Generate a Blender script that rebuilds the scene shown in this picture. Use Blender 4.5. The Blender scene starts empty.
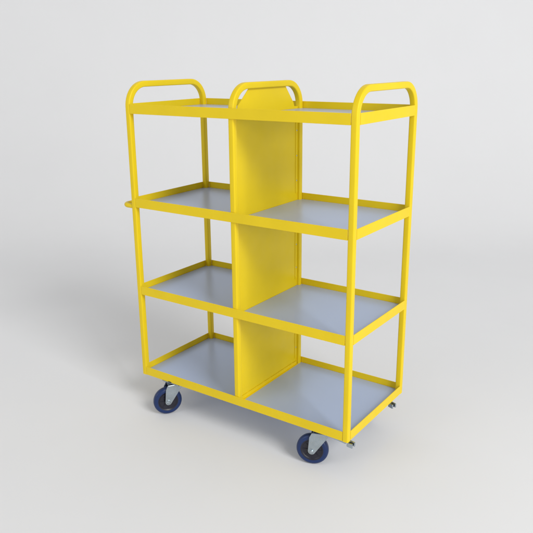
import bpy, bmesh, math, random
from mathutils import Vector, Matrix
random.seed(4)
sc = bpy.context.scene
C = bpy.data.collections.new('scene'); sc.collection.children.link(C)

# ------------------------------------------------------------------ materials
def new_mat(name):
    m = bpy.data.materials.new(name); m.use_nodes = True
    nt = m.node_tree; b = nt.nodes['Principled BSDF']
    return m, nt, b

def coat(name, col, rough, var=0.05, metallic=0.0, bump=0.15, bscale=420.0, rvar=0.08, vscale=6.0, spec=0.5, rdet=6.0):
    """even coating with a little uneven tone, uneven gloss and a fine surface texture"""
    m, nt, b = new_mat(name)
    L = nt.links.new
    tc = nt.nodes.new('ShaderNodeTexCoord')
    n1 = nt.nodes.new('ShaderNodeTexNoise'); n1.inputs['Scale'].default_value = vscale; n1.inputs['Detail'].default_value = 5
    L(tc.outputs['Object'], n1.inputs['Vector'])
    mr = nt.nodes.new('ShaderNodeMapRange')
    mr.inputs['From Min'].default_value = .3; mr.inputs['From Max'].default_value = .7
    mr.inputs['To Min'].default_value = 1 - var; mr.inputs['To Max'].default_value = 1 + var
    L(n1.outputs['Fac'], mr.inputs['Value'])
    mx = nt.nodes.new('ShaderNodeVectorMath'); mx.operation = 'SCALE'
    mx.inputs[0].default_value = col
    L(mr.outputs['Result'], mx.inputs['Scale']); L(mx.outputs['Vector'], b.inputs['Base Color'])
    n3 = nt.nodes.new('ShaderNodeTexNoise'); n3.inputs['Scale'].default_value = vscale * 3; n3.inputs['Detail'].default_value = rdet
    L(tc.outputs['Object'], n3.inputs['Vector'])
    r = nt.nodes.new('ShaderNodeMapRange')
    r.inputs['From Min'].default_value = .3; r.inputs['From Max'].default_value = .7
    r.inputs['To Min'].default_value = rough - rvar; r.inputs['To Max'].default_value = rough + rvar
    L(n3.outputs['Fac'], r.inputs['Value']); L(r.outputs['Result'], b.inputs['Roughness'])
    n2 = nt.nodes.new('ShaderNodeTexNoise'); n2.inputs['Scale'].default_value = bscale; n2.inputs['Detail'].default_value = 2
    L(tc.outputs['Object'], n2.inputs['Vector'])
    bp = nt.nodes.new('ShaderNodeBump'); bp.inputs['Strength'].default_value = bump; bp.inputs['Distance'].default_value = 0.0006
    L(n2.outputs['Fac'], bp.inputs['Height']); L(bp.outputs['Normal'], b.inputs['Normal'])
    b.inputs['Metallic'].default_value = metallic
    b.inputs['Specular IOR Level'].default_value = spec
    return m

YEL = coat('yellow_powder_coat', (0.80, 0.585, 0.009), 0.42, var=.035, bump=.30, bscale=190, spec=.28)
PAN = coat('grey_shelf_panel', (0.370, 0.455, 0.650), 0.29, var=.02, metallic=.0, bump=.0, bscale=60, vscale=2.5, rvar=.002, spec=.85, rdet=0)
TYR = coat('blue_tyre_rubber', (0.002, 0.020, 0.10), 0.36, var=.12, bump=.2)
HUB = coat('dark_wheel_plastic', (0.009, 0.009, 0.020), 0.38, var=.1, bump=.2)
ZNC = coat('zinc_plated_steel', (0.42, 0.48, 0.53), 0.25, var=.10, metallic=.95, bump=.25, bscale=150, vscale=30)
BLK = coat('dark_steel', (0.05, 0.055, 0.06), 0.40, var=.1, metallic=.7, bump=.2)
BAK = coat('seamless_paper', (0.785, 0.787, 0.794), 0.85, var=.008, bump=.12, bscale=90, vscale=1.6, spec=.2)

# ------------------------------------------------------------------ helpers
def link(name, bm, mat, parent=None, smooth=False, loc=None):
    bmesh.ops.recalc_face_normals(bm, faces=bm.faces)
    me = bpy.data.meshes.new(name); bm.to_mesh(me); bm.free()
    me.materials.append(mat)
    if smooth:
        for p in me.polygons: p.use_smooth = True
        me.set_sharp_from_angle(angle=math.radians(38))
    o = bpy.data.objects.new(name, me); C.objects.link(o)
    if parent: o.parent = parent
    if loc: o.location = loc
    return o

def empty(name, loc, parent=None, rz=0):
    o = bpy.data.objects.new(name, None); C.objects.link(o)
    o.location = loc; o.rotation_euler = (0, 0, rz); o.empty_display_size = .05
    if parent: o.parent = parent
    return o

def box(bm, x0, x1, y0, y1, z0, z1, bev=0.0, seg=2):
    t = bmesh.new()
    bmesh.ops.create_cube(t, size=1)
    for v in t.verts:
        v.co = Vector((x0 + (v.co.x + .5) * (x1 - x0), y0 + (v.co.y + .5) * (y1 - y0), z0 + (v.co.z + .5) * (z1 - z0)))
    if bev > 0:
        bmesh.ops.bevel(t, geom=list(t.edges), offset=bev, segments=seg, profile=.5, affect='EDGES')
    merge(bm, t)

def merge(bm, t, mat=None):
    me = bpy.data.meshes.new('tmp')
    if mat is not None: t.transform(mat)
    t.to_mesh(me); t.free(); bm.from_mesh(me); bpy.data.meshes.remove(me)

def rsq(w, h, r, seg=4):
    """rounded rectangle outline (a, b)"""
    out = []
    for cx, cy, a0 in ((w/2-r, h/2-r, 0), (-w/2+r, h/2-r, 90), (-w/2+r, -h/2+r, 180), (w/2-r, -h/2+r, 270)):
        for k in range(seg + 1):
            a = math.radians(a0 + 90 * k / seg)
            out.append((cx + r * math.cos(a), cy + r * math.sin(a)))
    return out

def circ(r, n=16):
    return [(r * math.cos(2*math.pi*k/n), r * math.sin(2*math.pi*k/n)) for k in range(n)]

def sweep(bm, path, prof, side):
    """sweep a closed profile along a planar path; side is the constant axis normal to the path plane"""
    side = Vector(side).normalized(); n = len(path); rings = []
    P = [Vector(p) for p in path]
    for i, p in enumerate(P):
        if i == 0: t = P[1] - P[0]
        elif i == n - 1: t = P[-1] - P[-2]
        else: t = (P[i+1] - p).normalized() + (p - P[i-1]).normalized()
        t.normalize(); nn = t.cross(side).normalized()
        rings.append([bm.verts.new(p + side * a + nn * b) for a, b in prof])
    m = len(prof)
    for i in range(n - 1):
        for k in range(m):
            bm.faces.new((rings[i][k], rings[i][(k+1) % m], rings[i+1][(k+1) % m], rings[i+1][k]))
    bm.faces.new(rings[0]); bm.faces.new(rings[-1])

def arc(c, r, a0, a1, n, plane):
    out = []
    for k in range(n + 1):
        a = math.radians(a0 + (a1 - a0) * k / n)
        u, v = c[0] + r * math.cos(a), c[1] + r * math.sin(a)
        out.append(plane(u, v))
    return out

def lathe(bm, prof, n=48, mat=None, caps=True):
    """revolve (radius, axial) outline about the Y axis"""
    t = bmesh.new(); rings = []
    for k in range(n):
        a = 2 * math.pi * k / n
        rings.append([t.verts.new((r * math.cos(a), y, r * math.sin(a))) for r, y in prof])
    m = len(prof)
    for k in range(n):
        A, B = rings[k], rings[(k+1) % n]
        for j in range(m - 1):
            t.faces.new((A[j], A[j+1], B[j+1], B[j]))
    if caps and prof[0][0] > 1e-6: t.faces.new([r[0] for r in rings])
    if caps and prof[-1][0] > 1e-6: t.faces.new([r[-1] for r in rings])
    bmesh.ops.remove_doubles(t, verts=t.verts, dist=1e-7)
    merge(bm, t, mat)

def plate(bm, pts, thick, axis='x', at=0.0, bev=0.0):
    """flat outline pts (u, v) with a thickness; axis x: (y,z) outline, axis y: (x,z), axis z: (x,y)"""
    t = bmesh.new()
    def P(u, v, w):
        return {'x': (w, u, v), 'y': (u, w, v), 'z': (u, v, w)}[axis]
    f = t.faces.new([t.verts.new(P(u, v, at - thick/2)) for u, v in pts])
    g = bmesh.ops.extrude_face_region(t, geom=[f])
    d = Vector(P(0, 0, thick)) - Vector(P(0, 0, 0))
    bmesh.ops.translate(t, vec=d, verts=[e for e in g['geom'] if isinstance(e, bmesh.types.BMVert)])
    if bev:
        bmesh.ops.bevel(t, geom=list(t.edges), offset=bev, segments=2, profile=.5, affect='EDGES')
    merge(bm, t)

def bead(bm, p, q, r):
    """weld bead: a lumpy little rod"""
    p, q = Vector(p), Vector(q); n = max(3, int((q-p).length / .004))
    for k in range(n + 1):
        t = bmesh.new()
        bmesh.ops.create_icosphere(t, subdivisions=1, radius=r * random.uniform(.85, 1.15))
        merge(bm, t, Matrix.Translation(p.lerp(q, k / n)))

# ------------------------------------------------------------------ dimensions (metres)
LEN, DEP, W = 1.10, 0.510, 0.025
LEVELS = [1.4125, 1.010, 0.605, 0.2035]
H = 0.040
TOP = 1.504 - W/2
ZB = LEVELS[3] - H
RB = 0.092
XC = 0.559

trolley = empty('shelf_trolley', (0, 0, 0))
trolley['label'] = 'tall yellow steel shelf trolley with four grey shelves, centre divider and blue castor wheels'
trolley['category'] = 'trolley'

# ------------------------------------------------------------------ bent tube frames (two posts and the handle arch)
def arch(x, y0, y1, zb):
    bm = bmesh.new()
    pl = lambda u, v: (x, u, v)
    path = [(x, y0, zb), (x, y0, zb + .4), (x, y0, zb + .9)]
    path += arc((y0 + RB, TOP - RB), RB, 180, 90, 14, pl)
    path += arc((y1 - RB, TOP - RB), RB, 90, 0, 14, pl)
    path += [(x, y1, zb + .9), (x, y1, zb + .4), (x, y1, zb)]
    sweep(bm, path, rsq(W, W, .0048, 5), (1, 0, 0))
    return link('tube_arch', bm, YEL, trolley, smooth=True)

arch(W/2, W/2, DEP - W/2, ZB - .001)
arch(LEN - W/2, W/2, DEP - W/2, ZB - .001)
arch(XC, W/2 + .0042, DEP - W/2 - .0042, ZB + .004)

# ------------------------------------------------------------------ shelves
T = .003
for i, zt in enumerate(LEVELS):
    zb = zt - H
    bm = bmesh.new(); b = .0007
    box(bm, W + .0003, LEN - W - .0003, .0004, T, zb, zt, b)                       # front rail
    box(bm, W + .0003, LEN - W - .0003, T - .0005, .038, zb + .0004, zb + .0034, 0)
    box(bm, W + .0003, LEN - W - .0003, DEP - T, DEP - .0004, zb, zt, b)           # back rail
    box(bm, W + .0003, LEN - W - .0003, DEP - .038, DEP - T + .0005, zb + .0004, zb + .0034, 0)
    for s in (0, 1):                                                                # end rails
        xa, xb = (.0004, T) if s == 0 else (LEN - T, LEN - .0004)
        box(bm, xa, xb, W + .0003, DEP - W - .0003, zb, zt, b)
        xa, xb = (T - .0005, .038) if s == 0 else (LEN - .038, LEN - T + .0005)
        box(bm, xa, xb, W + .0003, DEP - W - .0003, zb + .0001, zb + .0031, 0)
    # welds in the inner corners
    for x, sx in ((W, 1), (LEN - W, -1)):
        for y, sy in ((T, 1), (DEP - T, -1)):
            bead(bm, (x + sx * .0012, y + sy * .0008, zb + .006), (x + sx * .0012, y + sy * .0008, zt - .002), .0018)
    for x, sx in ((T, 1), (LEN - T, -1)):
        for y, sy in ((W, 1), (DEP - W, -1)):
            bead(bm, (x + sx * .0008, y + sy * .0012, zb + .006), (x + sx * .0008, y + sy * .0012, zt - .002), .0018)
    for y in (.0004 + T, DEP - T - .0004):
        bead(bm, (XC - W/2 - .001, y + (.0006 if y < .1 else -.0006), zb + .004), (XC - W/2 - .001, y + (.0006 if y < .1 else -.0006), zt - .003), .0014)
        bead(bm, (XC + W/2 + .001, y + (.0006 if y < .1 else -.0006), zb + .004), (XC + W/2 + .001, y + (.0006 if y < .1 else -.0006), zt - .003), .0014)
    shelf = link('shelf', bm, YEL, trolley)
    for x0, x1 in ((.0042, XC - .0022), (XC + .0022, LEN - .0042)):
        bm = bmesh.new()
        box(bm, x0, x1, .0042, DEP - .0042, zb + .0036, zb + .0110, .0008)
        link('shelf_panel', bm, PAN, shelf)

# ------------------------------------------------------------------ divider
bm = bmesh.new()
z1 = LEVELS[0]
pts = [(.014, ZB + .012), (DEP - .014, ZB + .012), (DEP - .014, z1 - .022), (.452, z1 - .018), (.447, z1 - .004), (.384, 1.4805),
       (.124, 1.4805), (.050, z1 + .004), (.046, z1 - .018), (.014, z1 - .022)]
plate(bm, pts, .002, 'x', XC)
div = link('divider_panel', bm, YEL, trolley)
bm = bmesh.new()
zs = ZB + .0112
box(bm, XC + .0016, XC + .0125, .034, DEP - .034, zs, zs + .0022, .0005)            # foot flange of the divider
box(bm, XC + .0026, XC + .0046, .034, DEP - .034, zs + .002, zs + .017, .0005)
link('foot_flange', bm, YEL, div)
for k in range(7):
    bm = bmesh.new()
    y = .07 + k * .06
    bead(bm, (XC + .0018, y, zs + .0172), (XC + .0018, y + random.uniform(.010, .018), zs + .0172), .0017)
    link('weld', bm, YEL, div)
for zt in LEVELS[1:]:                                                               # rear edge strip and its rivets
    bm = bmesh.new()
    box(bm, XC + .0013, XC + .0033, DEP - .048, DEP - .030, zt + .004, zt + .345, .0004)
    link('rear_flange', bm, YEL, div)
    for dz in (.06, .17, .28):
        bm = bmesh.new()
        t = bmesh.new(); bmesh.ops.create_uvsphere(t, u_segments=14, v_segments=8, radius=.0036)
        merge(bm, t, Matrix.Translation((XC + .0033, DEP - .039, zt + dz)) @ Matrix.Diagonal((.45, 1, 1, 1)))
        link('rivet', bm, ZNC, div, smooth=True)

# ------------------------------------------------------------------ push bar on the left end
bm = bmesh.new()
zh, xo, rb = .971, -.063, .032
pl = lambda u, v: (u, v, zh)
path = [(.004, .0125, zh)] + arc((xo + rb, .0125 + rb), rb, 270, 180, 8, pl) + [(xo, DEP/2, zh)] + \
       arc((xo + rb, DEP - .0125 - rb), rb, 180, 90, 8, pl) + [(.004, DEP - .0125, zh)]
sweep(bm, path, circ(.0105, 16), (0, 0, 1))
link('push_bar', bm, YEL, trolley, smooth=True)

# ------------------------------------------------------------------ castors
RW = .0665      # wheel radius
TR = .037       # trail of the swivel fork
def castor(px, py, ang, pedal_tip):
    """px,py swivel axis; ang = heading of the wheel from the swivel axis (degrees, in plan)"""
    c = empty('castor', (px, py, 0), trolley)
    zp = ZB - .0012
    bm = bmesh.new()
    box(bm, -.050, .050, -.031, .031, zp - .0035, zp, .0012)
    for sx in (-1, 1):
        for sy in (-1, 1):
            t = bmesh.new(); bmesh.ops.create_cone(t, cap_ends=True, segments=6, radius1=.0075, radius2=.0075, depth=.006)
            merge(bm, t, Matrix.Translation((sx * .040, sy * .021, zp - .0065)))
    link('mounting_plate', bm, ZNC, c)
    a = math.radians(ang)
    # fork frame: local -X is the trail direction, wheel axis along local Y
    rot = a - math.pi
    M = Matrix.Rotation(rot, 4, 'Z')
    bm = bmesh.new()
    rt = Matrix.Rotation(math.pi/2, 4, 'X')
    # swivel race (turned about z)
    lathe(bm, [(.0, -.0005), (.030, -.0005), (.0335, -.004), (.0335, -.0075), (.030, -.0095), (.0, -.0095)], 36,
          Matrix.Translation((0, 0, zp - .0030)) @ rt @ Matrix.Diagonal((1, -1, 1, 1)))
    race = link('swivel_race', bm, BLK, c, smooth=True)
    zf = zp - .0125
    bm = bmesh.new()
    box(bm, -.034, .034, -.0245, .0245, zf - .0035, zf, .0014, 2)
    link_list = []
    for s in (-1, 1):
        ax, az = -TR, RW
        pts = [(.033, zf - .0015), (.030, zf - .012)]
        pts += [(ax + .0150 * math.cos(q), az + .0150 * math.sin(q)) for q in [math.radians(v) for v in (-35, -60, -90, -120, -150, -180)]]
        pts += [(-.047, zf - .022), (-.037, zf - .0015)]
        plate(bm, pts, .0032, 'y', s * .0235, .0008)
    bm.transform(M)
    fork = link('fork', bm, ZNC, c)
    # wheel
    wx, wy = TR * math.cos(a), TR * math.sin(a)
    w = empty('wheel', (wx, wy, RW), c, rot); 
    bm = bmesh.new(); hw = .0165
    prof = [(.0470, -hw + .001), (.055, -hw), (.0615, -hw + .0022), (.0654, -hw + .0072), (RW, -.004), (RW, .004),
            (.0654, hw - .0072), (.0615, hw - .0022), (.055, hw), (.0470, hw - .001), (.0470, -hw + .001)]
    lathe(bm, prof, 64, caps=False)
    ty = link('tyre', bm, TYR, w, smooth=True)
    bm = bmesh.new()
    prof = [(0, -.0185), (.0125, -.0185), (.0135, -.0165), (.0150, -.0095), (.040, -.0115), (.0435, -.0150), (.0473, -.0158),
            (.0473, .0158), (.0435, .0150), (.040, .0115), (.0150, .0095), (.0135, .0165), (.0125, .0185), (0, .0185)]
    lathe(bm, prof, 56)
    for k in range(8):                                                   # web ribs
        aa = k * math.pi / 4
        for s in (-1, 1):
            t = bmesh.new(); bmesh.ops.create_cube(t, size=1)
            merge(bm, t, Matrix.Rotation(aa, 4, 'Y') @ Matrix.Translation((.027, s * .0105, 0)) @ Matrix.Diagonal((.030, .003, .0024, 1)))
    link('wheel_hub', bm, HUB, w, smooth=True)
    bm = bmesh.new()                                                      # one bolt through the hub: head, shank, nut
    pr = [(0, -.0330), (.0062, -.0325), (.0082, -.0300), (.0082, -.0268), (.0116, -.0262), (.0116, -.0248), (.004, -.0248),
          (.004, .0248), (.0116, .0248), (.0116, .0262), (.0078, .0268), (.0078, .0305), (.0062, .0325), (0, .0330)]
    lathe(bm, pr, 20)
    link('axle_bolt', bm, ZNC, w, smooth=True)
    # long brake lever reaching past the end rail
    if pedal_tip:
        tx, ty_, tz = pedal_tip[0] - px, pedal_tip[1] - py, pedal_tip[2]
        bm = bmesh.new()
        d = Vector((tx, ty_, 0)); Lh = d.length; ang2 = math.atan2(ty_, tx)
        box(bm, .020, Lh - .018, -.010, .010, tz + .004, tz + .0068, .0007)
        box(bm, .030, Lh - .030, -.0100, -.0078, tz - .002, tz + .0055, .0006)
        box(bm, .030, Lh - .030, .0078, .0100, tz - .002, tz + .0055, .0006)
        box(bm, Lh - .024, Lh + .002, -.0125, -.0055, tz - .010, tz + .009, .0022)
        box(bm, Lh - .024, Lh + .002, .0055, .0125, tz - .010, tz + .009, .0022)
        bm.transform(Matrix.Rotation(ang2, 4, 'Z'))
        lv = link('brake_lever', bm, ZNC, c)
        bm = bmesh.new()
        box(bm, Lh - .023, Lh - .004, -.0056, .0056, tz - .007, tz + .0062, .0012)
        bm.transform(Matrix.Rotation(ang2, 4, 'Z'))
        link('lever_pad', bm, BLK, c)
    return c

castor(.172, .032, 235, None)
castor(.961, .041, 200, (1.113, .024, .146))
castor(.172, .462, 190, None)
castor(.961, .462, 185, (1.106, .412, .140))

# ------------------------------------------------------------------ seamless paper sweep: floor curving up into the background
CAM = Vector((2.1823, -2.0820, 1.5903)); ROT = (1.2749551, .00823487, .60859497)
yaw = ROT[2]
bm = bmesh.new()
prof = [(-7.0, 0), (-3, 0), (0, 0), (1.2, 0)]
R0, y0 = 2.2, 2.6
prof += [(y0 + R0 * math.sin(math.radians(k * 5)), R0 - R0 * math.cos(math.radians(k * 5))) for k in range(19)]
prof += [(y0 + R0, 4.0), (y0 + R0, 6.5)]
rows = []
for y, z in prof:
    rows.append([bm.verts.new((x, y, z)) for x in (-9, -3, 3, 9)])
for a_, b_ in zip(rows, rows[1:]):
    for k in range(3): bm.faces.new((a_[k], a_[k+1], b_[k+1], b_[k]))
bm.transform(Matrix.Translation((.55, .255, 0)) @ Matrix.Rotation(yaw, 4, 'Z'))
bk = link('backdrop', bm, BAK, None, smooth=True)
for p in bk.data.polygons: p.use_smooth = True
bk['kind'] = 'structure'

# ------------------------------------------------------------------ light
w = bpy.data.worlds.new('World'); sc.world = w; w.use_nodes = True
bg = w.node_tree.nodes['Background']; bg.inputs['Color'].default_value = (1.0, 1.0, 1.0, 1); bg.inputs['Strength'].default_value = .515

def area(name, loc, target, size, size_y, power, col=(1, 1, 1)):
    l = bpy.data.lights.new(name, 'AREA'); l.shape = 'RECTANGLE'; l.size = size; l.size_y = size_y; l.energy = power; l.color = col
    o = bpy.data.objects.new(name, l); C.objects.link(o); o.location = loc
    o.rotation_euler = (Vector(target) - Vector(loc)).to_track_quat('-Z', 'Y').to_euler()
    return o
area('key_softbox', (10.6, -3.4, 7.9), (.3, .3, .5), 4.4, 4.2, 870, (1, 1, 1))
area('added_side_light', (6.0, -1.9, 1.75), (.55, .25, .75), 2.2, 1.6, 76, (1, 1, 1))  # added low light that brightens the divider inside the bays
area('added_fill_light', (-3.2, -6.4, 3.6), (-2.2, 2.5, 1.0), 3.5, 3.5, 75, (1, 1, 1))  # weak fill, added to even out the left of the backdrop

# ------------------------------------------------------------------ camera
cd = bpy.data.cameras.new('camera'); cam = bpy.data.objects.new('camera', cd); C.objects.link(cam)
cam.location = CAM; cam.rotation_euler = ROT
cd.sensor_width = 36; cd.lens = 46.06; cd.clip_start = .05; cd.clip_end = 100
sc.camera = cam
sc.view_settings.view_transform = 'Standard'; sc.view_settings.look = 'None'
sc.view_settings.exposure = 0; sc.view_settings.gamma = 1
